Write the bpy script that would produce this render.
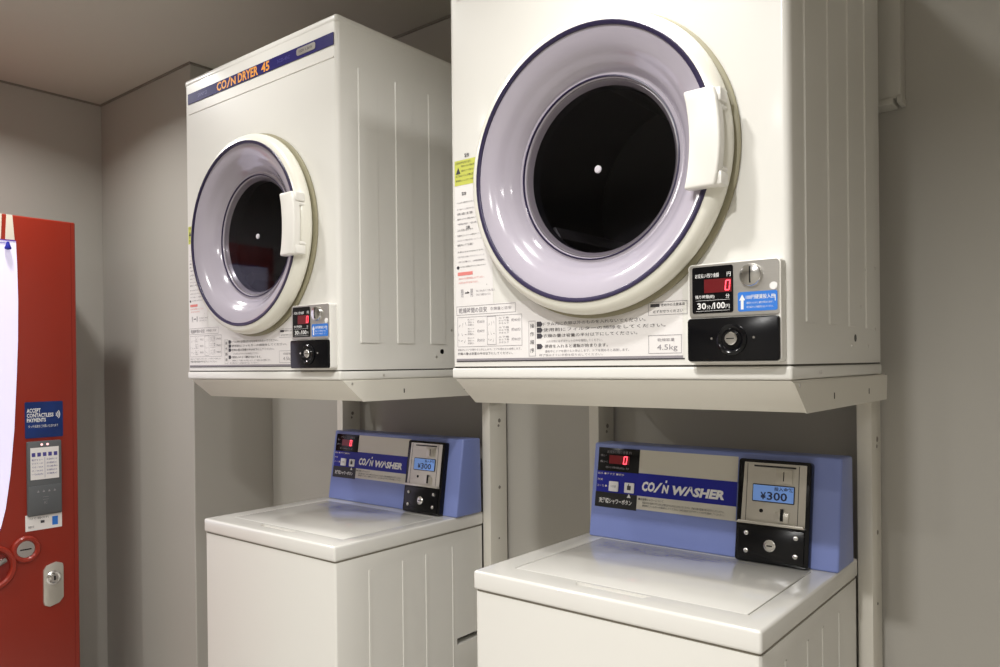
import bpy, bmesh, math, random
from mathutils import Matrix, Vector
from math import sin, cos, pi, radians

for o in list(bpy.data.objects):
    bpy.data.objects.remove(o)
SC = bpy.context.scene
COL = SC.collection
Z0 = 1.27                      # height of the dryers' underside above the floor
random.seed(4)

# ------------------------------------------------------------------ camera
YAW, PITCH, ROLL, F = 0.6788, -0.0035, -0.0102, 769.56
cyw, syw = cos(YAW), sin(YAW)
f0, r0, u0 = Vector((-syw, cyw, 0)), Vector((cyw, syw, 0)), Vector((0, 0, 1))
f2 = f0*cos(PITCH) + u0*sin(PITCH)
u2 = u0*cos(PITCH) - f0*sin(PITCH)
r3 = r0*cos(ROLL) + u2*sin(ROLL)
u3 = u2*cos(ROLL) - r0*sin(ROLL)
cam = bpy.data.cameras.new('camera')
cam.sensor_width = 36
cam.lens = 36*F/1000
cam.shift_y = 0.0327
cam.clip_start = 0.01
co = bpy.data.objects.new('camera', cam)
COL.objects.link(co)
co.matrix_world = Matrix(((r3.x, u3.x, -f2.x, 1.0112), (r3.y, u3.y, -f2.y, -1.1054),
                          (r3.z, u3.z, -f2.z, 0.0277+Z0), (0, 0, 0, 1)))
SC.camera = co

# ------------------------------------------------------------------ light, exposure
CEIL = 1.0985 + Z0
wd = bpy.data.worlds.new('world')
SC.world = wd
wd.use_nodes = True
wd.node_tree.nodes['Background'].inputs[0].default_value = (.8, .78, .74, 1)
wd.node_tree.nodes['Background'].inputs[1].default_value = 0.0
SC.view_settings.view_transform = 'Standard'
SC.view_settings.look = 'None'
SC.view_settings.gamma = 1
SC.view_settings.use_curve_mapping = False
SC.view_settings.exposure = -0.09

def lamp(x, y, w, r=0.045, spread=150, z=CEIL-0.012, col=(1, .985, .96)):
    l = bpy.data.lights.new('downlight_or_fill', 'AREA')
    l.shape = 'DISK'; l.size = 2*r; l.energy = w; l.color = col
    l.spread = radians(spread)
    o = bpy.data.objects.new('downlight_or_fill', l)
    COL.objects.link(o); o.location = (x, y, z)
    return o
lamp(0.60, -1.35, 29)
lamp(0.28, -0.62, 8)  # unseen fill lamp, added to brighten the left dryer's side
lamp(1.65, -1.5, 13)  # unseen fill lamp, added on the right for the dryers' right sides
lamp(0.43, -0.08, 4.5)
lamp(-0.62, -0.35, 4)
lamp(-1.62, -0.28, 9)
lamp(-1.25, -1.45, 15)  # unseen fill lamp, added to lift the left dryer's front
lamp(0.3, -2.3, 15)  # unseen lamp added behind the camera for general light

# ------------------------------------------------------------------ materials
def mat(name, col, rough=.5, metal=0, coat=0, var=.03, vscale=6, bump=0, bscale=200, emit=None, es=1, stretch=None, spec=.5):
    m = bpy.data.materials.new(name)
    m.use_nodes = True
    nt = m.node_tree; N = nt.nodes; L = nt.links
    b = N['Principled BSDF']
    b.inputs['Roughness'].default_value = rough
    b.inputs['Metallic'].default_value = metal
    b.inputs['Coat Weight'].default_value = coat
    b.inputs['Coat Roughness'].default_value = .12
    b.inputs['Specular IOR Level'].default_value = spec
    tc = N.new('ShaderNodeTexCoord'); mp = N.new('ShaderNodeMapping')
    L.new(tc.outputs['Object'], mp.inputs[0])
    if stretch: mp.inputs['Scale'].default_value = stretch
    n = N.new('ShaderNodeTexNoise'); n.inputs['Scale'].default_value = vscale; n.inputs['Detail'].default_value = 5
    L.new(mp.outputs[0], n.inputs['Vector'])
    mx = N.new('ShaderNodeMix'); mx.data_type = 'RGBA'
    mx.inputs[6].default_value = tuple(c*(1-var) for c in col)+(1,)
    mx.inputs[7].default_value = tuple(min(1, c*(1+var)) for c in col)+(1,)
    L.new(n.outputs[0], mx.inputs[0]); L.new(mx.outputs[2], b.inputs['Base Color'])
    if bump:
        n2 = N.new('ShaderNodeTexNoise'); n2.inputs['Scale'].default_value = bscale; n2.inputs['Detail'].default_value = 2
        L.new(mp.outputs[0], n2.inputs['Vector'])
        bp = N.new('ShaderNodeBump'); bp.inputs['Strength'].default_value = bump; bp.inputs['Distance'].default_value = .001
        L.new(n2.outputs[0], bp.inputs['Height']); L.new(bp.outputs[0], b.inputs['Normal'])
    if emit:
        b.inputs['Emission Color'].default_value = tuple(emit)+(1,)
        b.inputs['Emission Strength'].default_value = es
    return m
M = {}
M['enamel'] = mat('cream_enamel', (.75, .735, .69), .38, coat=.25, var=.015, vscale=3, bump=.05, bscale=350)
M['enamel2'] = mat('stand_enamel', (.70, .67, .595), .42, var=.03, vscale=4, bump=.05, bscale=300)
M['wplastic'] = mat('white_plastic', (.84, .82, .77), .3, coat=.3, var=.01)
M['ring'] = mat('ring_plastic', (.80, .78, .69), .3, coat=.3, var=.01)
M['lid'] = mat('lid_plastic', (.74, .725, .685), .16, coat=.5, var=.02, vscale=8)
M['gasket'] = mat('olive_gasket', (.30, .275, .18), .5)
M['gap'] = mat('dark_gap', (.05, .045, .035), .7)
M['softgap'] = mat('shaded_seam', (.20, .18, .14), .7)
M['purple'] = mat('purple_trim', (.022, .015, .055), .35, coat=.2)
M['funnel'] = mat('lavender_acrylic', (.42, .385, .445), .14, coat=.7, var=.05, vscale=9)
M['smoke'] = mat('grey_seal_shade', (.16, .145, .16), .3, coat=.3)  # dark grey carries the ring shading between bowl and drum
M['drum'] = mat('drum_black', (.006, .006, .008), .35)
M['drumfin'] = mat('drum_fin', (.02, .019, .02), .4, metal=.3)
M['chrome'] = mat('chrome', (.72, .71, .69), .18, metal=1, var=.02)
M['steel'] = mat('brushed_steel', (.62, .60, .57), .32, metal=.9, var=.08, vscale=30, stretch=(1, 1, 40))
M['black'] = mat('black_gloss', (.003, .003, .004), .18, var=0, spec=.3)
M['blackm'] = mat('black_matt', (.008, .008, .009), .4, var=0)
M['navy'] = mat('navy_print', (.014, .010, .11), .5, spec=.25)
M['royal'] = mat('royal_blue_print', (.012, .016, .27), .4, spec=.3)
M['blue'] = mat('blue_plastic', (.185, .235, .52), .36, coat=.15, var=.02, bump=.04, bscale=300)
M['silverprint'] = mat('silver_print', (.62, .59, .51), .4, metal=.1)
M['lcdplate'] = mat('coin_plate', (.56, .53, .47), .3, metal=.55, var=.03)
M['ink'] = mat('ink', (.05, .045, .055), .6)
M['inkgrey'] = mat('ink_grey', (.28, .26, .28), .6)
M['inkred'] = mat('ink_red', (.72, .22, .20), .6)
M['paper'] = mat('label_paper', (.78, .75, .735), .45)
M['lime'] = mat('label_lime', (.56, .58, .10), .45)
M['white'] = mat('white_ink', (.78, .77, .76), .5)
M['orange'] = mat('orange_ink', (.80, .33, .05), .45)
M['dim'] = mat('dim_violet_ink', (.07, .06, .26), .45)
M['sblue'] = mat('sticker_blue', (.03, .18, .62), .4)
M['led'] = mat('led_red', (.5, .02, .03), .4, emit=(1, .06, .09), es=3.5)
M['ledglow'] = mat('led_window', (.10, .004, .006), .3, emit=(1, .03, .05), es=.045)
M['lcd'] = mat('lcd_blue', (.15, .28, .62), .3, emit=(.20, .38, .85), es=.26)
M['lcdink'] = mat('lcd_ink', (.01, .015, .06), .4)
M['red'] = mat('vending_red', (.27, .022, .010), .32, coat=.25, var=.03)
M['redd'] = mat('vending_red_dark', (.20, .013, .008), .35, var=.03)
M['backlit'] = mat('backlit_display', (.7, .66, .8), .3, emit=(.80, .74, 1.0), es=.50)
M['cream'] = mat('cream_print', (.72, .66, .55), .4)
M['card'] = mat('card_blue', (.008, .03, .15), .3, coat=.4, var=.5, vscale=12)
M['greyp'] = mat('grey_plastic', (.10, .105, .11), .4)
M['violet'] = mat('violet_print', (.12, .05, .45), .4)
M['wall'] = mat('wall_paint', (.43, .41, .37), .75, var=.02, vscale=2, bump=.12, bscale=160)
M['ceil'] = mat('ceiling_board', (.52, .495, .43), .85, var=.02, vscale=2, bump=.1, bscale=120)
M['floor'] = mat('floor_vinyl', (.46, .44, .40), .35, var=.08, vscale=5)
M['trim'] = mat('shadow_gap_brown', (.22, .20, .17), .6)  # shade of the ceiling's shadow gap as a colour; post screws share it
M['duct'] = mat('duct_plastic', (.52, .50, .45), .5)
def glassmat():
    m = bpy.data.materials.new('clear_window')
    m.use_nodes = True
    N = m.node_tree.nodes; L = m.node_tree.links
    b = N['Principled BSDF']
    t = N.new('ShaderNodeBsdfTransparent'); t.inputs[0].default_value = (.93, .91, .95, 1)
    g = N.new('ShaderNodeBsdfGlossy'); g.inputs['Roughness'].default_value = .04
    fc = N.new('ShaderNodeLayerWeight'); fc.inputs[0].default_value = .5
    g.inputs[0].default_value = (.80, .80, .92, 1)
    pw = N.new('ShaderNodeMath'); pw.operation = 'POWER'; pw.inputs[1].default_value = 3.5
    lw = N.new('ShaderNodeMath'); lw.operation = 'MULTIPLY_ADD'; lw.inputs[1].default_value = .35; lw.inputs[2].default_value = .03
    L.new(fc.outputs['Facing'], pw.inputs[0]); L.new(pw.outputs[0], lw.inputs[0])
    mx = N.new('ShaderNodeMixShader')
    L.new(lw.outputs[0], mx.inputs[0]); L.new(t.outputs[0], mx.inputs[1]); L.new(g.outputs[0], mx.inputs[2])
    L.new(mx.outputs[0], N['Material Output'].inputs[0])
    N.remove(b)
    return m
M['glass'] = glassmat()

# ------------------------------------------------------------------ mesh helpers
def ngon_box(bm, lo, hi, bev=0, seg=2, edges='all', mtx=None):
    r = bmesh.ops.create_cube(bm, size=1)
    vs = r['verts']
    for v in vs:
        v.co = Vector([lo[i] + (v.co[i]+.5)*(hi[i]-lo[i]) for i in range(3)])
    es = set(e for v in vs for e in v.link_edges)
    if edges == 'vert':
        es = [e for e in es if abs((e.verts[0].co-e.verts[1].co).z) > 1e-6]
    elif edges == 'yax':
        es = [e for e in es if abs((e.verts[0].co-e.verts[1].co).y) > 1e-6]
    if bev:
        rr = bmesh.ops.bevel(bm, geom=list(es), offset=bev, segments=seg, affect='EDGES', profile=.5)
class B:
    """collects shapes in one mesh; a matrix moves what is added"""
    def __init__(s, mtx=None):
        s.bm = bmesh.new(); s.m = mtx
    def _t(s, tmp):
        if s.m is not None: bmesh.ops.transform(tmp, matrix=s.m, verts=tmp.verts)
        me = bpy.data.meshes.new('t'); tmp.to_mesh(me); tmp.free()
        s.bm.from_mesh(me); bpy.data.meshes.remove(me)
        return s
    def box(s, x0, x1, y0, y1, z0, z1, bev=0, seg=2, edges='all'):
        t = bmesh.new(); ngon_box(t, (x0, y0, z0), (x1, y1, z1), bev, seg, edges); return s._t(t)
    def prism(s, pts, axis, a, b, bev=0, seg=2, bevall=True):
        """polygon pts extruded along axis from a to b; x: (y,z) y: (x,z) z: (x,y)"""
        t = bmesh.new()
        def P(p, c):
            return {'x': (c, p[0], p[1]), 'y': (p[0], c, p[1]), 'z': (p[0], p[1], c)}[axis]
        A = [t.verts.new(P(p, a)) for p in pts]; C = [t.verts.new(P(p, b)) for p in pts]
        t.faces.new(A); t.faces.new(C[::-1])
        for i in range(len(pts)):
            j = (i+1) % len(pts); t.faces.new((A[i], C[i], C[j], A[j]))
        bmesh.ops.recalc_face_normals(t, faces=t.faces)
        if bev: bmesh.ops.bevel(t, geom=list(t.edges), offset=bev, segments=seg, affect='EDGES', profile=.5)
        return s._t(t)
    def rrect(s, x0, x1, z0, z1, y0, y1, r, n=5, bev=0):
        pts = []
        for cx, cz, a0 in ((x1-r, z1-r, 0), (x0+r, z1-r, 90), (x0+r, z0+r, 180), (x1-r, z0+r, 270)):
            for k in range(n+1):
                a = radians(a0+90*k/n); pts.append((cx+r*cos(a), cz+r*sin(a)))
        return s.prism(pts, 'y', y0, y1, bev, 2)
    def lathe(s, prof, c, seg=64, axis='y', close=False):
        """prof (r, h) revolved about an axis through c; the ends are left open unless r is 0"""
        t = bmesh.new(); rings = []
        for r, h in prof:
            ring = []
            if r < 1e-6:
                p = {'y': (c[0], c[1]+h, c[2]), 'x': (c[0]+h, c[1], c[2]), 'z': (c[0], c[1], c[2]+h)}[axis]
                ring = [t.verts.new(p)]
            else:
                for k in range(seg):
                    a = 2*pi*k/seg; u, v = r*cos(a), r*sin(a)
                    p = {'y': (c[0]+u, c[1]+h, c[2]+v), 'x': (c[0]+h, c[1]+u, c[2]+v), 'z': (c[0]+u, c[1]+v, c[2]+h)}[axis]
                    ring.append(t.verts.new(p))
            rings.append(ring)
        pairs = list(zip(rings, rings[1:])) + ([(rings[-1], rings[0])] if close else [])
        for a, b in pairs:
            for k in range(seg):
                j = (k+1) % seg
                if len(a) == 1 and len(b) == 1: continue
                if len(a) == 1: t.faces.new((a[0], b[k], b[j]))
                elif len(b) == 1: t.faces.new((a[k], b[0], a[j]))
                else: t.faces.new((a[k], b[k], b[j], a[j]))
        bmesh.ops.recalc_face_normals(t, faces=t.faces)
        return s._t(t)
    def cyl(s, c, r, h0, h1, seg=32, axis='y', bev=0):
        if bev and h1 > h0:
            return s.lathe([(0, h0), (r-bev, h0), (r, h0+bev), (r, h1), (0, h1)], c, seg, axis)
        return s.lathe([(0, h0), (r, h0), (r, h1), (0, h1)], c, seg, axis)
    def text(s, string, x0, x1, z0, z1, y, bold=0, shear=0):
        V, Fc = glyphs(string, bold, shear)
        if not V: return s
        mnx = min(v[0] for v in V); mxx = max(v[0] for v in V); mnz = min(v[1] for v in V); mxz = max(v[1] for v in V)
        t = bmesh.new()
        vs = [t.verts.new((x0+(v[0]-mnx)/(mxx-mnx)*(x1-x0), y, z0+(v[1]-mnz)/max(1e-6, mxz-mnz)*(z1-z0))) for v in V]
        for f in Fc:
            try: t.faces.new([vs[i] for i in f])
            except ValueError: pass
        return s._t(t)
    def quad(s, x0, x1, z0, z1, y):
        t = bmesh.new()
        t.faces.new([t.verts.new(p) for p in ((x0, y, z0), (x1, y, z0), (x1, y, z1), (x0, y, z1))]); return s._t(t)
    def poly(s, pts, y):
        t = bmesh.new(); t.faces.new([t.verts.new((p[0], y, p[1])) for p in pts]); return s._t(t)
_g = {}
def glyphs(string, bold, shear):
    k = (string, bold, shear)
    if k not in _g:
        c = bpy.data.curves.new('t', 'FONT'); c.body = string; c.offset = bold; c.shear = shear; c.resolution_u = 2
        o = bpy.data.objects.new('t', c); COL.objects.link(o)
        bpy.context.view_layer.update()
        me = bpy.data.meshes.new_from_object(o.evaluated_get(bpy.context.evaluated_depsgraph_get()))
        _g[k] = ([tuple(v.co[:2]) for v in me.vertices], [tuple(p.vertices) for p in me.polygons])
        bpy.data.meshes.remove(me); bpy.data.objects.remove(o); bpy.data.curves.remove(c)
    return _g[k]
def obj(name, b, m, parent=None, label=None, smooth=35):
    me = bpy.data.meshes.new(name); b.bm.to_mesh(me); b.bm.free()
    me.materials.append(M[m] if isinstance(m, str) else m)
    if smooth:
        for p in me.polygons: p.use_smooth = True
        me.set_sharp_from_angle(angle=radians(smooth))
    o = bpy.data.objects.new(name, me); COL.objects.link(o)
    if parent is not None: o.parent = parent
    if label: o['label'] = label
    return o
def cut(o, b):
    """subtract the shapes in b from o's mesh"""
    me = bpy.data.meshes.new('c'); b.bm.to_mesh(me); b.bm.free()
    c = bpy.data.objects.new('c', me); COL.objects.link(c)
    md = o.modifiers.new('b', 'BOOLEAN'); md.operation = 'DIFFERENCE'; md.solver = 'EXACT'; md.object = c; md.use_self = True
    par = o.parent; o.parent = None
    bpy.context.view_layer.update()
    nm = bpy.data.meshes.new_from_object(o.evaluated_get(bpy.context.evaluated_depsgraph_get()))
    o.modifiers.clear(); old = o.data; o.data = nm; nm.name = old.name; bpy.data.meshes.remove(old)
    bpy.data.objects.remove(c); bpy.data.meshes.remove(me)
    for p in nm.polygons: p.use_smooth = True
    nm.set_sharp_from_angle(angle=radians(30))
    o.parent = par
    return o
def thing(name, label, cat, loc, group=None):
    o = bpy.data.objects.new(name, None); COL.objects.link(o); o.location = loc
    o.empty_display_size = .1
    o['label'] = label; o['category'] = cat
    if group: o['group'] = group
    return o
def struct(name, b, m):
    o = obj(name, b, m, smooth=0); o['kind'] = 'structure'; return o
def seg7(b, x, z, w, h, t, y, segs='abcdef', sl=.1):
    """seven segment digit with its lower left corner at x, z"""
    def S(p): return (p[0]+(p[1]-z)*sl, p[1])
    R = {'a': (x+t*.6, z+h-t, x+w-t*.6, z+h), 'd': (x+t*.6, z, x+w-t*.6, z+t),
         'f': (x, z+h/2+t*.15, x+t, z+h-t*.4), 'b': (x+w-t, z+h/2+t*.15, x+w, z+h-t*.4),
         'e': (x, z+t*.4, x+t, z+h/2-t*.15), 'c': (x+w-t, z+t*.4, x+w, z+h/2-t*.15), 'g': (x+t, z+h/2-t/2, x+w-t, z+h/2+t/2)}
    for s in segs:
        a = R[s]; b.poly([S((a[0], a[1])), S((a[2], a[1])), S((a[2], a[3])), S((a[0], a[3]))], y)

# ------------------------------------------------------------------ the room
LW, BW, PX, PY = -2.2228, 0.6486, -1.531, 0.3264
RW, FW = 2.3, -3.0
struct('floor', B().box(LW-.1, RW+.1, FW-.1, BW+.1, -.1, 0), 'floor')
struct('ceiling', B().box(LW-.1, RW+.1, FW-.1, BW+.1, CEIL, CEIL+.1), 'ceil')
struct('wall_left', B().box(LW-.1, LW, FW, BW+.1, 0, CEIL), 'wall')
struct('wall_back', B().box(LW, RW, BW, BW+.1, 0, CEIL), 'wall')
struct('wall_pillar', B().box(LW, PX, PY, BW, 0, CEIL, .003, 2, 'vert'), 'wall')
struct('wall_right', B().box(RW, RW+.1, FW, BW+.1, 0, CEIL), 'wall')
struct('wall_front', B().box(LW, RW, FW-.1, FW, 0, CEIL), 'wall')
t = .006
tr = B()
tr.box(LW, LW+t, FW, PY, CEIL-.007, CEIL).box(LW, PX+t, PY-t, PY, CEIL-.007, CEIL)
tr.box(PX, PX+t, PY, BW, CEIL-.007, CEIL).box(PX, RW, BW-t, BW, CEIL-.007, CEIL)
struct('shadow_gap_trim_1', tr, 'trim')  # dark strip stands in for the shadow gap along the ceiling joint

# cable duct on the wall behind the right dryer
d = thing('cable_duct', 'beige vertical cable duct on wall behind the right dryer, ending with a cap', 'cable duct', (.646, BW, Z0+.542))
obj('duct_cover', B().box(-.032, .025, -.045, 0, .012, 1.0985-.542, .002), 'duct', d)
obj('end_cap', B().box(-.034, .012, -.048, 0, 0, .014, .002).box(.018, .027, -.047, 0, .002, .016, .001), 'duct', d)

# ------------------------------------------------------------------ dryer
JP = ['ドラム内に衣類以外のものを入れないでください。', '入れる前に必ずポケットの中を確認してください。', '衣類の量は容量の半分以下にしてください。',
      '硬貨を入れると運転が始まります。', '運転中にドアを開けると停止します。ドアを閉めると再開します。', '終了後はすぐに衣類を取り出してください。',
      '使用前にフィルターの掃除をしてください。', '注意', '警告', '火災のおそれがあります。', '高温注意', '油の付いた衣類は乾燥しないでください。']
def coin_unit(P):
    """coin box on the dryer's lower right corner, x .503-.641, z .031-.173"""
    obj('housing', B().rrect(.503, .642, .0255, .173, -.020, .001, .006, bev=.0012), 'wplastic', P)
    u = obj('face_plate', B().rrect(.506, .640, .094, .171, -.0225, -.019, .004), 'steel', P, 'brushed steel face plate')
    dp = obj('display', B().rrect(.511, .574, .099, .168, -.0236, -.0222, .003), 'black', P, 'black display window')
    y = -.0240
    b = B().text('お支払い/残り金額', .516, .553, .1515, .158, y, .01).text('円', .565, .571, .1515, .158, y, .01)
    b.text('残り時間(約)', .516, .546, .120, .1262, y, .01).text('分', .563, .569, .120, .1262, y, .01)
    b.text('30', .519, .533, .105, .1145, y, .02).text('分', .534, .540, .105, .111, y).text('/', .541, .545, .105, .114, y)
    b.text('100', .545, .562, .105, .1145, y, .02).text('円', .563, .569, .105, .111, y)
    b.quad(.517, .569, .1178, .1182, y).quad(.517, .569, .1022, .1026, y)
    obj('lettering', b, 'white', dp, smooth=0)
    obj('digit_window', B().quad(.530, .572, .129, .149, y+.0001), 'ledglow', dp, 'dim red digit window', smooth=0)
    b = B(); seg7(b, .5615, .131, .0078, .0155, .0017, y-.0002)
    obj('digit', b, 'led', dp, 'glowing red digit 0', smooth=0)
    k = obj('coin_slot_knob', B().lathe([(.0165, 0), (.0165, -.004), (.015, -.0065), (.009, -.008), (0, -.0085)], (.601, -.0222, .1505), 40), 'chrome', P, 'round steel coin slot knob')
    obj('slot', B().box(.6005, .6022, -.0312, -.030, .139, .163, .0003), 'black', k)
    obj('sensor_dot', B().cyl((.6325, -.0222, .1335), .0055, -.0012, 0, 24), 'white', u, 'small white round dot')
    s = obj('price_sticker', B().rrect(.581, .638, .099, .127, -.0232, -.0222, .003), 'sblue', P, 'blue coin instruction sticker')
    y = -.0234
    b = B().text('100円硬貨投入口', .593, .634, .116, .1225, y, .01)
    b.text(JP[3], .594, .632, .1095, .1125, y).text(JP[5], .594, .632, .1035, .1065, y)
    b.poly([(.5855, .102), (.5895, .102), (.5895, .115), (.592, .115), (.5875, .1235), (.583, .115), (.5855, .115)], y)
    b.poly([(.630, .1205), (.6355, .1205), (.6355, .112), (.6345, .112), (.6345, .1190), (.630, .1190)], y)
    obj('lettering', b, 'white', s, smooth=0)
    c = obj('cash_box_door', B().rrect(.504, .641, .0275, .0915, -.0265, -.019, .005, bev=.0012), 'black', P, 'glossy black cash box door')
    obj('lock_bezel', B().lathe([(.0225, 0), (.0225, -.003), (.019, -.006), (.0165, -.0045), (.014, -.002), (.0095, -.0015)], (.573, -.0262, .059), 40), 'black', c)
    l = obj('lock', B().lathe([(.0095, 0), (.0095, -.006), (.008, -.0075), (0, -.0078)], (.573, -.0262, .0605), 28), 'chrome', P, 'round chrome key lock')
    obj('keyhole', B().box(.5675, .5785, -.0346, -.0339, .0598, .0612, .0002), 'black', l)
    for x in (.542, .605):
        obj('screw', B().lathe([(.0022, 0), (.0016, -.001), (0, -.0013)], (x, -.0263, .0615), 12), 'chrome', c)

def dryer(loc, label, dz=0):
    R = thing('coin_dryer', label, 'dryer', loc, 'white coin dryers')
    W, H, D = .65, .8226, .524
    c = (.330, 0, .352+dz)
    b = B().box(0, W, 0, D, .0225, H-.006, .0115, 4, 'vert')
    for y0, y1 in ((.062, .118), (.178, .232), (.292, .345), (.405, .455)):
        b.prism([(W-.002, y0-.004), (W+.0022, y0), (W+.0022, y1), (W-.002, y1+.004)], 'z', .085, .715)
    cab = obj('cabinet', b, 'enamel', R)
    cut(cab, B().cyl((c[0], 0, c[2]), .212, -.1, .40, 72))
    obj('seam', B().box(.0015, W-.0015, .0015, D-.002, .0195, .023, .009, 3, 'vert'), 'gap', R, 'thin dark panel seam')
    obj('base_rail', B().box(0, W, -.0005, D, .0, .020, .004, 3), 'enamel', R)
    obj('top_cover', B().box(-.0005, W+.0005, -.0007, D, H-.022, H, .0085, 4), 'enamel', R)
    obj('front_rib', B().prism([(.0, .7235), (-.0016, .7245), (-.0016, .7265), (0, .7275)], 'x', .022, .640, 0), 'enamel', R)
    # banner
    bn = obj('banner', B().box(.020, .641, -.002, 0, .7525, .780), 'navy', R, 'navy banner lettered in orange', smooth=0)
    y = -.0024
    b = B().text('CO', .166, .212, .7545, .778, y, .03).text('N', .232, .254, .7545, .775, y, .03)
    b.poly([(.212, .7540), (.218, .7540), (.232, .7785), (.226, .7785)], y)
    b.text('DRYER', .264, .352, .7545, .778, y, .03).text('45', .366, .400, .7545, .778, y, .03)
    obj('lettering', b, 'orange', bn, smooth=0)
    b = B().text('SANYO', .072, .118, .761, .771, y, .01).text('SCD-45C', .432, .482, .762, .770, y)
    obj('faint_lettering', b, 'dim', bn, 'faint violet lettering', smooth=0)
    obj('badge', B().rrect(.508, .578, .759, .7755, -.003, -.0018, .006), 'steel', bn, 'rounded silver badge')
    obj('badge_lettering', B().text('100V 1.3kW', .518, .568, .764, .7705, -.0033), 'ink', bn, smooth=0)
    # cabinet screws and hole on the side
    for yy, zz in ((.312, .052), (.42, .052), (.37, .122), (.40, .19), (.475, .085), (.475, .20)):
        obj('screw', B().lathe([(.0035, 0), (.003, .0012), (0, .0015)], (W, yy, zz), 12, 'x'), 'steel', R)
    obj('screw', B().lathe([(.003, 0), (.0025, .0012), (0, .0015)], (W+.001, .13, .009), 12, 'x'), 'steel', R)
    obj('side_hole', B().cyl((W, .333, .066), .0065, -.002, .0006, 20, 'x'), 'black', R, 'round black hole')
    # stickers
    b = B().quad(.012, .484, .0375, .140, -.0005).quad(.012, .105, .140, .40, -.0005)
    lab = obj('instruction_label', b, 'paper', R, 'white printed instruction label', smooth=0)
    y = -.0009
    k, g, r_ = B(), B(), B()
    k.quad(.013, .487, .0315, .0335, y); g.quad(.013, .484, .0337, .0375, y)
    for i, (s, x1) in enumerate(((0, .42), (6, .455), (2, .405))):
        k.text(JP[s], .219, x1, .0935-i*.0105, .0995-i*.0105, y)
    g.text(JP[1], .225, .34, .0635, .068, y); k.text(JP[3], .222, .35, .0540, .060, y)
    g.text(JP[4], .222, .39, .0460, .0505, y); g.text(JP[5], .210, .34, .0395, .0438, y)
    for z in (.0930, .0825, .072, .0535):
        k.poly([(.205, z-.001), (.214, z-.001), (.218, z+.0035), (.214, z+.008), (.205, z+.008)], y)
    for i, ch in enumerate('操作順序'):
        k.text(ch, .190, .199, .090-i*.0145, .098-i*.0145, y)
    def frame(b, x0, x1, z0, z1, t=.0007):
        b.quad(x0, x1, z0, z0+t, y).quad(x0, x1, z1-t, z1, y).quad(x0, x0+t, z0, z1, y).quad(x1-t, x1, z0, z1, y)
    frame(g, .187, .202, .040, .103)
    frame(g, .425, .482, .041, .070)
    g.text('4.5kg', .440, .475, .044, .055, y).text('乾燥容量', .441, .470, .0600, .0650, y)
    frame(g, .014, .158, .121, .138); g.text('乾燥時間の目安', .020, .090, .1245, .1345, y, .01).text('衣類量と目安', .098, .148, .127, .133, y)
    frame(g, .016, .172, .060, .117); frame(g, .090, .112, .063, .116)
    for i in range(3):
        z = .104-i*.0175
        g.text('約%d分' % (30+i*10), .066, .084, z, z+.006, y); g.text('約%d分' % (40+i*20), .148, .169, z, z+.006, y)
        for j in range(3):
            g.text('綿混紡シャツ'[j:j+4], .042, .058, z-.004+j*.005, z-.0005+j*.005, y).text('タオル下着'[j:j+4], .118, .142, z-.004+j*.005, z-.0005+j*.005, y)
    for i in range(9):
        a = i*.7; g.poly([(.020+.008*(i % 3)+.003*cos(a+q), .070+.016*(i//3)+.005*sin(a+q)) for q in (0, 2.0, 2.4)], y)
        g.poly([(.094+.006*(i % 3)+.002*cos(a+q), .070+.016*(i//3)+.005*sin(a+q)) for q in (0, 2.0, 2.4)], y)
    g.text(JP[4], .016, .170, .0525, .0565, y); k.text(JP[2], .016, .150, .0445, .0495, y)
    frame(g, .425, .492, .1015, .1225)
    k.quad(.429, .445, .1145, .1195, y); k.text('使用中の注意事項', .447, .488, .1150, .1195, y); k.text('必ずお守りください', .433, .485, .105, .1095, y)
    # left column
    z = .335
    for i in range(13):
        s = JP[(i*5) % 12]
        big = i in (2, 5, 8)
        (k if i % 3 == 0 or big else g).text(s[:9 if big else 17], .018, .018+(.040 if big else .052+.0016*i), z, z+(.0045 if big else .0032), y)
        z -= .0095 if i % 4 else .0125
    r_.quad(.018, .056, .197, .2035, y); r_.text(JP[11], .020, .085, .189, .193, y); r_.text(JP[9], .020, .070, .181, .185, y)
    k.cyl((.019, y+.0005, .2125), .0033, -.0005, 0, 14)
    k.text('⇒', .036, .048, .160, .166, y, .01); g.text('閉', .026, .032, .155, .170, y).text('開', .050, .056, .155, .170, y).text(JP[4], .064, .110, .163, .167, y).text(JP[5], .064, .100, .156, .160, y)
    g.quad(.090, .091, .175, .177, y)
    k.text('警告', .030, .042, .370-.020, .3565, y, .02); k.text('注意', .040, .050, .2845, .291, y, .02)
    obj('print', k, 'ink', lab, smooth=0); obj('grey_print', g, 'inkgrey', lab, smooth=0); obj('red_print', r_, 'inkred', lab, smooth=0)
    wl = obj('warning_label', B().quad(.0125, .075, .370, .418, -.0008), 'lime', R, 'yellow-green warning label', smooth=0)
    y = -.0012
    b = B().text('警告', .038, .050, .422, .429, y, .02).text(JP[9], .015, .055, .4105, .4155, y)
    b.poly([(.016, .392), (.028, .392), (.022, .405)], y)
    for i in range(4): b.text(JP[i+3][:14], .030 if i < 2 else .016, .072, .404-i*.009, .408-i*.009, y)
    obj('print', b, 'ink', wl, smooth=0)
    # door
    obj('door_gasket', B().lathe([(.246, 0), (.2500, -.001), (.2505, -.005), (.248, -.0065), (.232, -.007)], c, 96), 'gasket', R, 'olive rubber gasket ring')
    door = obj('door_ring', B().lathe([(.205, -.004), (.232, -.0100), (.2425, -.0120), (.2445, -.0145), (.2455, -.020), (.2445, -.028), (.2405, -.0360), (.234, -.0410), (.2259, -.0425), (.2256, -.036), (.205, -.020)], c, 96, close=True), 'ring', R)
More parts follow.
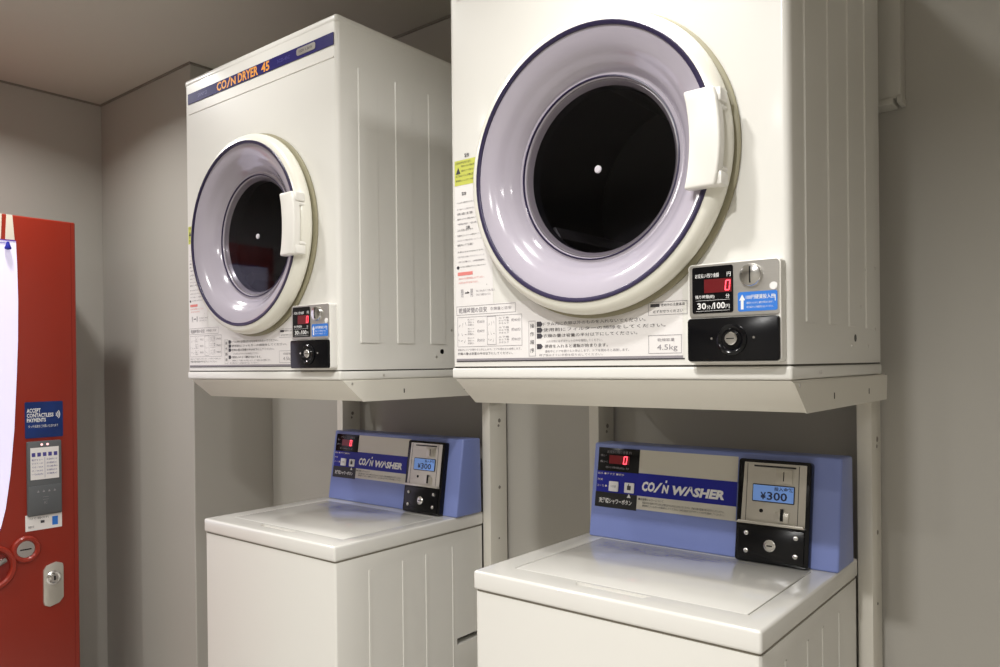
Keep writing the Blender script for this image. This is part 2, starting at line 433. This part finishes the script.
    obj('door_trim', B().lathe([(.2258, -.036), (.2260, -.0443), (.2247, -.0456), (.2207, -.0456), (.2185, -.0443), (.2181, -.036)], c, 96), 'purple', door, 'thin purple trim ring')
    prof = [(.2185, -.0415), (.2155, -.0410), (.205, -.0375), (.195, -.0335), (.188, -.0290), (.182, -.0235), (.177, -.0190), (.170, -.0150), (.166, -.0100), (.161, -.0045), (.1585, .0000), (.156, .0005), (.153, -.0010), (.150, .0005), (.148, .0035)]
    win = obj('window_bowl', B().lathe(prof, c, 96), 'funnel', R, 'lavender clear plastic window bowl')
    obj('bowl_seal_shade', B().lathe([(.148, .0035), (.1460, .003), (.1440, .005), (.141, .009), (.1390, .012)], c, 96), 'smoke', win, 'dark grey inner seal with shading in its colour')  # ring shading between bowl and drum, put into a dark ring
    obj('refraction_line', B().lathe([(.1522, -.0002), (.1522, -.0022), (.1502, -.0026), (.1496, .0006)], c, 72), 'purple', win, 'thin dark purple line for a refracted edge')  # drawn-in line imitating the purple edge refracted in the bowl
    obj('glass', B().lathe([(.149, .0042), (.10, .0042), (.05, .0042), (0, .0042)], c, 72), 'glass', win)
    obj('centre_cap', B().lathe([(0, .0080), (.0064, .0080), (.0066, .0060), (.005, .0047), (0, .0044)], c, 24), 'white', win, 'small white round cap')
    dr = B().lathe([(.139, .012), (.139, .032), (.160, .035), (.165, .06), (.205, .07), (.208, .36), (.15, .372), (0, .375)], c, 72)
    dr_o = obj('drum', dr, 'drum', R, 'black drum interior')
    for k3 in range(3):
        b = B()
        a = k3*2*pi/3+.5
        b.m = Matrix.Translation(c) @ Matrix.Rotation(a, 4, 'Y')
        b.prism([(.155, -.014), (.155, .014), (.206, .024), (.206, -.024)], 'y', .08, .355, .004)
        obj('drum_fin', b, 'drumfin', dr_o)
    # handle
    h = obj('handle', B(), 'wplastic', door)
    b = B()
    pts = []
    n = 8
    zt, zb = .421+dz, .278+dz
    for i in range(n+1):                          # concave inner edge
        f = i/n; zz = zb+(zt-zb)*f; pts.append((.5155+.009*sin(pi*f)**.8, zz))
    for i in range(n+1):                          # convex outer edge
        f = 1-i/n; zz = zb+(zt-zb)*f; pts.append((.5635+.009*sin(pi*f)**.8, zz))
    b.prism(pts, 'y', -.062, -.042, .0045, 4)
    b.box(.5195, .572, -.056, -.030, zt-.022, zt-.002, .003, 2)
    b.box(.5195, .572, -.056, -.030, zb+.002, zb+.022, .003, 2)
    b.cyl((.5655, -.046, zt-.027), .0045, 0, .02, 20).cyl((.5655, -.046, zb+.027), .0045, 0, .02, 20)
    b.bm.to_mesh(h.data); b.bm.free()
    for p in h.data.polygons: p.use_smooth = True
    h.data.set_sharp_from_angle(angle=radians(35))
    coin_unit(R)
    return R
dryer((0, 0, Z0), 'right cream coin dryer, nearest the camera, with round door showing a white centre dot')
dryer((-.998, .0095, Z0-.006), 'left cream coin dryer with navy COIN DRYER banner, above the far washer', .006)

# ------------------------------------------------------------------ stands under the dryers
def stand(loc, label, yo=0):
    S = thing('dryer_stand', label, 'stand', loc, 'steel dryer stands')
    zt = Z0-.0008-(.006 if yo else 0)
    y0 = .0095 if yo else 0
    tray = B()
    tray.prism([(y0+.004, zt), (y0+.064, zt-.049), (.557, zt-.049), (.557, zt)], 'x', .004, .648, .0008)
    tr_o = obj('tray', tray, 'enamel2', S)
    obj('side_plate', B().prism([(y0+.005, zt-.003), (y0+.0625, zt-.050), (.560, zt-.050), (.565, zt-.0015)][::-1], 'x', .6485, .6505), 'enamel2', tr_o)
    for yy, zz in ((y0+.030, -.008),):
        obj('screw', B().lathe([(.003, 0), (.0025, .001), (0, .0012)], (.6505, yy, zt+zz), 10, 'x'), 'steel', tr_o)
    for yy in (.20, .42):
        obj('slot', B().box(.650, .6512, yy, yy+.003, zt-.034, zt-.024), 'gap', tr_o, 'short dark slot', smooth=0)
    obj('rear_beam', B().box(-.0425, .6223, .559, .634, zt-.049, zt, .001), 'enamel2', S)
    for x in (-.0425, .5942):
        p = obj('post', B().box(x, x+.0281, .5589, .6338, .012, zt-.049, .0012), 'enamel2', S)
        obj('foot', B().box(x-.004, x+.032, .553, .638, 0, .012, .002), 'gap', p)
        for zz, w in ((1.135, .012), (1.121, .008), (.945, .010), (.80, .006)):
            obj('screw', B().lathe([(w/2, 0), (w/2.4, .0012), (0, .0015)], (x+.0281, .590+w, zz), 12, 'x'), 'trim', p)
    return S
stand((0, 0, 0), 'cream steel stand with tray and posts carrying the right dryer')
stand((-.9930, 0, 0), 'cream steel stand with tray and posts carrying the left dryer', 1)

# ------------------------------------------------------------------ washer
def washer(loc, label, cdx, cdy, drop=0):
    R = thing('coin_washer', label, 'washer', loc, 'white coin washers')
    W, D, T, th = .5596, .530, Z0-.369-drop, .0365
    b = B().box(.002, W-.002, .003, D, .03, T-th-.0035, .008, 3, 'vert')
    for y0, y1 in ((.104, .112), (.215, .222), (.298, .306), (.400, .404)):
        b.prism([(W-.004, y0-.002), (W-.0005, y0), (W-.0005, y1), (W-.004, y1+.002)], 'z', .06, T-th-.04)
    cab = obj('cabinet', b, 'enamel', R)
    cut(cab, B().box(W-.03, W+.02, .417, .53+.0, T-.348, T-.330))
    obj('side_grip', B().box(W-.031, W-.029, .416, .52, T-.35, T-.328), 'gap', R, 'dark side hand grip', smooth=0)
    obj('seam', B().box(.0035, W-.0035, .005, D-.002, T-th-.005, T-th+.001, .006, 2, 'vert'), 'softgap', R, 'thin dark seam under the top')
    for x in (.05, W-.05):
        for yy in (.05, D-.05): obj('foot', B().cyl((x, yy, 0), .022, 0, .032, 20, 'z'), 'blackm', R)
    top = obj('top_cover', B().box(0, W, 0, D, T-th, T, .0055, 4), 'lid', R)
    cb = B().box(.0550, .5182, .060, .379, T-.007, T+.01)
    cut(top, cb)
    cut(top, B().prism([(.2, .0535), (.352, .0535), (.344, .0375), (.212, .0375)], 'z', T-.008, T+.01))
    lid = obj('lid', B().box(.0575, .5155, .0612, .3775, T-.0068, T+.0006, .0012, 2), 'lid', R)
    obj('finger_notch', B().prism([(.2015, .053), (.3505, .053), (.3425, .039), (.2135, .039)], 'z', T-.0079, T-.0070), 'enamel2', top, smooth=0)
    g = B(Matrix.Translation((0, 0, T+.0009)) @ Matrix.Rotation(-pi/2, 4, 'X'))
    for i in range(5):
        g.text(JP[(i*3+1) % 12], .085, .40 - .03*i, .345-i*.012, .351-i*.012, 0)
    # lies flat on the lid: x stays, z becomes y
    g.bm.free(); g = B(Matrix(((1, 0, 0, 0), (0, 0, 1, 0), (0, 1, 0, T+.0009), (0, 0, 0, 1))))
    for i in range(5):
        g.text(JP[(i*3+1) % 12], .085, .42 - .03*i, .352-i*.012, .358-i*.012, 0)
    obj('print', g, 'dim', lid, 'grey printed lines at the rear of the lid', smooth=0)
    # console: profile in (y, z)
    cy = .395-.0103+cdy
    x0, x1 = .0178+cdx, .5625+cdx
    TH = math.atan2(.032, .211); SL = .2134
    con = obj('console', B().prism([(cy, T), (cy+.032, T+.211), (cy+.104, T+.209), (cy+.108, T)], 'x', x0, x1, .005, 3), 'blue', R, 'blue plastic control console')
    # graphics frame: x along, z up the slope in 0..SL, y out of the panel (negative towards viewer)
    G = Matrix.Translation((cdx-.0393+.0055, cy, T)) @ Matrix.Rotation(-TH, 4, 'X')
    def s(v): return v*SL
    y = -.0007
    sv = obj('silver_panel', B(G).box(.170, .396, y, .001, s(.34), s(.952)), 'silverprint', R, 'silver grey label panel', smooth=0)
    pn = obj('blue_band', B(G).box(.064, .3962, y-.0003, .001, s(.478), s(.712)), 'royal', R, 'royal blue lettered band', smooth=0)
    dsp = obj('display', B(G).box(.065, .1705, y-.0012, .001, s(.703), s(.952), .0006), 'black', R, 'black display window')
    tb = obj('button_tab', B(G).box(.0635, .1695, y-.0006, .001, s(.322), s(.480)), 'blackm', R, 'black button caption tab', smooth=0)
    y2 = y-.0016
    b = B(G)
    b.text('お支払い残り金額 円', .088, .150, s(.895), s(.925), y2).text('洗い', .071, .086, s(.855), s(.88), y2).text('標準コース', .071, .090, s(.79), s(.815), y2)
    b.text('残り時間(約) 分', .086, .146, s(.73), s(.755), y2)
    obj('lettering', b, 'inkgrey', dsp, smooth=0)
    obj('digit_window', B(G).quad(.094, .146, s(.785), s(.875), y2+.0001), 'ledglow', dsp, 'dim red digit window', smooth=0)
    b = B(G); seg7(b, .130, s(.785), .0095, s(.088), .0022, y2-.0003)
    obj('digit', b, 'led', dsp, 'glowing red digit 0', smooth=0)
    y3 = y-.0008
    b = B(G)
    b.text('洗濯槽シャワーボタン', .074, .158, s(.365), s(.42), y-.0012, .02)
    b.poly([(.145, s(.445)), (.155, s(.445)), (.150, s(.485))], y-.0012)
    obj('lettering', b, 'white', tb, smooth=0)
    b = B(G)
    b.text('CO', .181, .212, s(.530), s(.632), y3, .05, .2).text('N', .229, .246, s(.530), s(.615), y3, .05, .2)
    b.poly([(.209, s(.530)), (.2145, s(.530)), (.2305, s(.632)), (.225, s(.632))], y3)
    b.poly([(.2365, s(.636)), (.2405, s(.636)), (.2415, s(.662)), (.2375, s(.662))], y3)
    b.text('WΛSHER', .254, .370, s(.525), s(.622), y3, .05, .2)
    obj('lettering', b, 'white', pn, 'white italic COIN WASHER lettering', smooth=0)
    b = B(G)
    b.text('給水 ●すすぎ ■脱水', .066, .135, s(.665), s(.688), y3).text('洗濯', .066, .080, s(.60), s(.622), y3).text('コース ●', .066, .092, s(.535), s(.556), y3)
    obj('small_lettering', b, 'cream', pn, smooth=0)
    for xx in (.098, .138):
        bt = obj('button', B(G).rrect(xx, xx+.024, s(.495), s(.60), y-.003, y, .002, bev=.0006), 'white', R, 'square push button')
        if xx > .12:
            obj('icon', B(G).box(xx+.0075, xx+.0165, y-.0034, y-.0028, s(.525), s(.57)).quad(xx+.010, xx+.012, s(.57), s(.59), y-.0032), 'ink', bt, smooth=0)
        else: obj('icon', B(G).text('切替', xx+.005, xx+.019, s(.535), s(.56), y-.0033), 'inkgrey', bt, smooth=0)
    b = B(G)
    b.text('■洗濯槽シャワーについて', .174, .235, s(.435), s(.460), y3)
    b.text('洗濯を始める前に'+JP[0]+JP[2], .184, .372, s(.402), s(.424), y3).text(JP[6]+JP[1], .184, .372, s(.372), s(.393), y3)
    obj('print', b, 'ink', sv, smooth=0)
    # coin unit
    cu = obj('coin_unit', B(G).rrect(.404, .5465, .000, s(.940), -.017, .004, .006, bev=.0015), 'black', R, 'black coin unit frame')
    pl = obj('coin_plate', B(G).prism([(.4135, s(.352)), (.5380, s(.352)), (.5380, s(.910)), (.4165, s(.910))], 'y', -.0178, -.0165).prism([(.405, s(.345)), (.541, s(.345)), (.5365, s(.372)), (.4115, s(.372))], 'y', -.026, -.017, .0008), 'lcdplate', R, 'silver coin plate')
    obj('plate_rim', B(G).box(.436, .518, -.0195, -.0175, s(.872), s(.888), .0012).box(.4225, .4235, -.0182, -.0176, s(.36), s(.90)).box(.5235, .5245, -.0182, -.0176, s(.36), s(.90)), 'blackm', pl, 'thin black rim line')
    ct = obj('coin_entry', B(G).rrect(.479, .512, s(.735), s(.862), -.0200, -.0175, .002, bev=.0006), 'lcdplate', pl)
    obj('slot', B(G).box(.4945, .4962, -.0205, -.0199, s(.755), s(.840)), 'black', ct, smooth=0)
    lc = obj('price_screen', B(G).rrect(.435, .517, s(.553), s(.715), -.0196, -.0175, .002), 'blackm', R, 'blue price screen')
    obj('screen', B(G).quad(.4365, .5155, s(.562), s(.706), -.0199), 'lcd', lc, 'lit blue screen', smooth=0)
    b = B(G).text('¥', .4515, .4625, s(.578), s(.643), -.0202, .03).text('300', .4645, .5035, s(.575), s(.650), -.0202, .02).text('投入金額', .478, .514, s(.662), s(.698), -.0202, .02)
    obj('lettering', b, 'lcdink', lc, smooth=0)
    obj('round_hole', B(G).cyl((.4535, -.0180, s(.472)), .0038, -.0004, 0, 20), 'black', pl)
    e = obj('coin_return', B(G).rrect(.481, .508, s(.378), s(.475), -.0205, -.0175, .002, bev=.0006), 'lcdplate', pl)
    obj('slot', B(G).box(.4915, .4975, -.0212, -.0203, s(.395), s(.505)), 'black', e, smooth=0)
    dr = obj('cash_box_door', B(G).rrect(.4105, .5385, s(.015), s(.325), -.0205, -.016, .003, bev=.0008), 'black', R)
    lk = obj('lock', B(G).lathe([(.0115, 0), (.0115, -.003), (.009, -.0045), (.0085, -.0035), (.006, -.0035), (0, -.004)], (.4745, -.0203, s(.165)), 28), 'chrome', R, 'round chrome key lock')
    obj('keyhole', B(G).box(.4695, .4795, -.0252, -.0243, s(.158), s(.170)), 'black', lk, smooth=0)
    for xx, zz in ((.4275, .258), (.428, .098), (.5235, .262), (.5235, .100)):
        obj('screw', B(G).lathe([(.0052, 0), (.0045, -.0028), (.002, -.0042), (0, -.0044)], (xx, -.0203, s(zz)), 18), 'chrome', dr)
    return R
washer((.0393, .0103, 0), 'nearest coin washer, blue console lettered in white with lit ¥300 screen', 0, 0)
washer((.0401-.9958, .0275, 0), 'far left coin washer standing beside the pillar, below the left dryer', .003, .025, .0209)

# ------------------------------------------------------------------ vending machine
VX, VY = -1.82, .059
VH = .536+Z0
V = thing('vending_machine', 'tall red vending machine with lit display at the left edge', 'vending machine', (VX-.19, VY-.45, 0))
VM = Matrix.Translation((-(VX-.19), -(VY-.45), 0))
# front faces +x: a local frame with x -> world y, y -> world -x
FM = VM @ Matrix(((0, -1, 0, VX), (1, 0, 0, 0), (0, 0, 1, Z0), (0, 0, 0, 1)))
obj('cabinet', B(VM).box(LW+.012, VX-.045, VY-.90, VY, .03, VH, .004, 2), 'redd', V)
door = obj('front_door', B(VM).box(VX-.042, VX, VY-.895, VY-.002, .05, VH-.003, .006, 3), 'red', V)
obj('plinth', B(VM).box(LW+.03, VX-.05, VY-.88, VY-.02, 0, .032), 'blackm', V, smooth=0)
obj('edge_strip', B(FM).box(.040, .0415, -.0006, .002, -1.2, .530), 'redd', door, 'thin dark seam strip', smooth=0)
curve = [(-.1305, .447), (-.1275, .36), (-.126, .253), (-.128, .12), (-.133, 0), (-.142, -.174), (-.155, -.32), (-.170, -.43), (-.186, -.496)]
disp = obj('display_panel', B(FM).prism([(-.80, .447)]+curve+[(-.22, -.53), (-.80, -.53)], 'y', -.003, .001), 'backlit', V, 'glowing white display panel', smooth=0)
obj('display_edge', B(FM).box(-.80, -.1315, -.0045, -.003, .4455, .4480), 'violet', disp, 'thin violet line', smooth=0)
obj('display_edge', B(FM).box(-.80, -.186, -.0045, -.003, -.496, -.491), 'violet', disp, 'thin violet line', smooth=0)
sp = B(FM)
sp.lathe([(0, .018), (.004, .016), (.0065, .006), (.010, -.003), (.009, -.007), (0, -.010)], (-.157, -.012, .424), 20, 'z')
sp.box(-.30, -.155, -.0045, -.0030, .437, .4385)
obj('display_hook', sp, 'royal', disp, 'small blue hook under the top line')
obj('cream_stripe', B(FM).prism([(-.161, .450), (-.1335, .450), (-.1395, .532), (-.157, .532)], 'y', -.0012, .001), 'cream', door, 'cream stripe on the header', smooth=0)
obj('cream_stripe', B(FM).prism([(-.30, .450), (-.1735, .450), (-.1700, .532), (-.30, .532)], 'y', -.0012, .001), 'cream', door, 'cream stripe on the header', smooth=0)
cd = obj('payment_card', B(FM).rrect(-.110, .008, -.206, -.085, -.0014, .001, .004), 'card', V, 'blue contactless payment sign')
b = B(FM).text('ACCEPT', -.104, -.062, -.121, -.107, -.0017, .025).text('CONTACTLESS', -.104, -.022, -.137, -.1235, -.0017, .025).text('PAYMENTS', -.104, -.046, -.153, -.1395, -.0017, .025)
b.text('タッチ決済がご利用いただけます', -.100, -.008, -.172, -.162, -.0017)
for i, r in enumerate((.008, .013, .018)):
    pts = [(-.019+r*cos(a), -.130+r*1.2*sin(a)) for a in [radians(-40+10*k) for k in range(9)]]
    pts += [(-.019+(r-.0025)*cos(a), -.130+(r-.0025)*1.2*sin(a)) for a in [radians(40-10*k) for k in range(9)]]
    b.poly(pts, -.0017)
obj('lettering', b, 'white', cd, smooth=0)
rd = obj('payment_reader', B(FM).rrect(-.107, -.001, -.466, -.217, -.010, .001, .005, bev=.0015), 'greyp', V, 'grey contactless card reader')
sc = obj('reader_screen', B(FM).quad(-.098, -.010, -.345, -.238, -.0104), 'paper', V, 'pale printed reader screen', smooth=0)
b = B(FM)
for i in range(5): b.quad(-.094+.017*i, -.083+.017*i, -.268, -.255, -.0108)
b.quad(-.0545, -.0535, -.34, -.272, -.0108)
for i in range(5):
    b.text('電子マネーWAON'[i:i+5], -.094, -.060, -.282-i*.012, -.276-i*.012, -.0108).text('交通系ICカード'[:6-i % 3], -.049, -.016, -.282-i*.012, -.276-i*.012, -.0108)
obj('print', b, 'dim', sc, smooth=0)
pink = mat('pink_indicator', (.8, .5, .5), .4, emit=(1, .6, .6), es=1.0)
for i in range(2): obj('indicator_light', B(FM).cyl((-.063+.018*i, -.0102, -.2285), .004, -.001, 0, 16), pink, rd, 'small pink indicator light')
lp = obj('reader_pad', B(FM).rrect(-.104, -.004, -.462, -.366, -.0125, -.009, .004, bev=.001), 'greyp', V)
b = B(FM)
for i in range(4): b.poly([(-.080+.017*i, -.388), (-.072+.017*i, -.388), (-.076+.017*i, -.380)], -.0129)
b.quad(-.062, -.044, -.4135, -.4125, -.0129).quad(-.062, -.044, -.405, -.404, -.0129).text('IC', -.058, -.048, -.428, -.419, -.0129)
obj('print', b, 'inkgrey', lp, smooth=0)
tg = obj('price_tag', B(FM).box(-.112, .001, -.0016, .001, -.515, -.462), 'paper', V, 'white notice sticker', smooth=0)
b = B(FM).text('つり銭切れ', -.100, -.040, -.478, -.471, -.0020).quad(-.066, -.054, -.493, -.484, -.0020).text('使用不可', -.104, -.086, -.506, -.498, -.0020)
obj('print', b, 'ink', tg, smooth=0)
obj('blue_mark', B(FM).quad(-.030, -.012, -.505, -.476, -.0021), 'sblue', tg, smooth=0)
# coin slot: small ring above right of a larger ring
def torus_ring(cx, cz, R_, w, h, nm):
    return obj(nm, B(FM).lathe([(R_, .001), (R_, -h*.6), (R_-w*.25, -h), (R_-w*.75, -h), (R_-w, -h*.6), (R_-w, .001)], (cx, 0, cz), 40), 'red', V, 'red raised ring')
r1 = torus_ring(-.1125, -.572, .044, .016, .014, 'coin_slot_ring')
cs = obj('coin_slot_plate', B(FM).lathe([(.029, -.002), (.027, -.005), (0, -.0055)], (-.1125, 0, -.572), 32), 'chrome', r1)
obj('slot', B(FM).box(-.130, -.096, -.0066, -.0052, -.5745, -.5705, .0004), 'black', cs, smooth=0)
r2 = torus_ring(-.215, -.615, .074, .018, .016, 'return_lever_ring')
obj('lever_cup', B(FM).lathe([(.057, -.0005), (0, -.001)], (-.215, 0, -.615), 32), 'redd', r2)
lv = B(FM @ Matrix.Translation((-.215, 0, -.615)) @ Matrix.Rotation(radians(-28), 4, 'Y')).box(-.05, .05, -.012, -.001, -.008, .008, .004)
obj('return_lever', lv, 'chrome', r2, 'silver coin return lever')
lk = obj('door_lock', B(FM).prism([(-.060, -.655), (-.050, -.640), (-.020, -.632), (.000, -.640), (.002, -.650), (.002, -.755), (-.012, -.772), (-.042, -.780), (-.058, -.772), (-.061, -.76)], 'y', -.008, .001, .0015), 'lcdplate', V, 'silver door lock plate')
cyl = obj('lock_cylinder', B(FM).lathe([(.024, 0), (.024, -.003), (.019, -.006), (.015, -.004), (.011, -.004), (.011, -.010), (0, -.011)], (-.030, -.0075, -.683), 32), 'chrome', lk)
obj('keyhole', B(FM).box(-.0325, -.0275, -.0192, -.0184, -.690, -.676), 'black', cyl, smooth=0)

# keep to thing > part > sub-part
for o in list(SC.objects):
    ch = [o]
    while ch[-1].parent: ch.append(ch[-1].parent)
    if len(ch) > 3: o.parent = ch[-2]
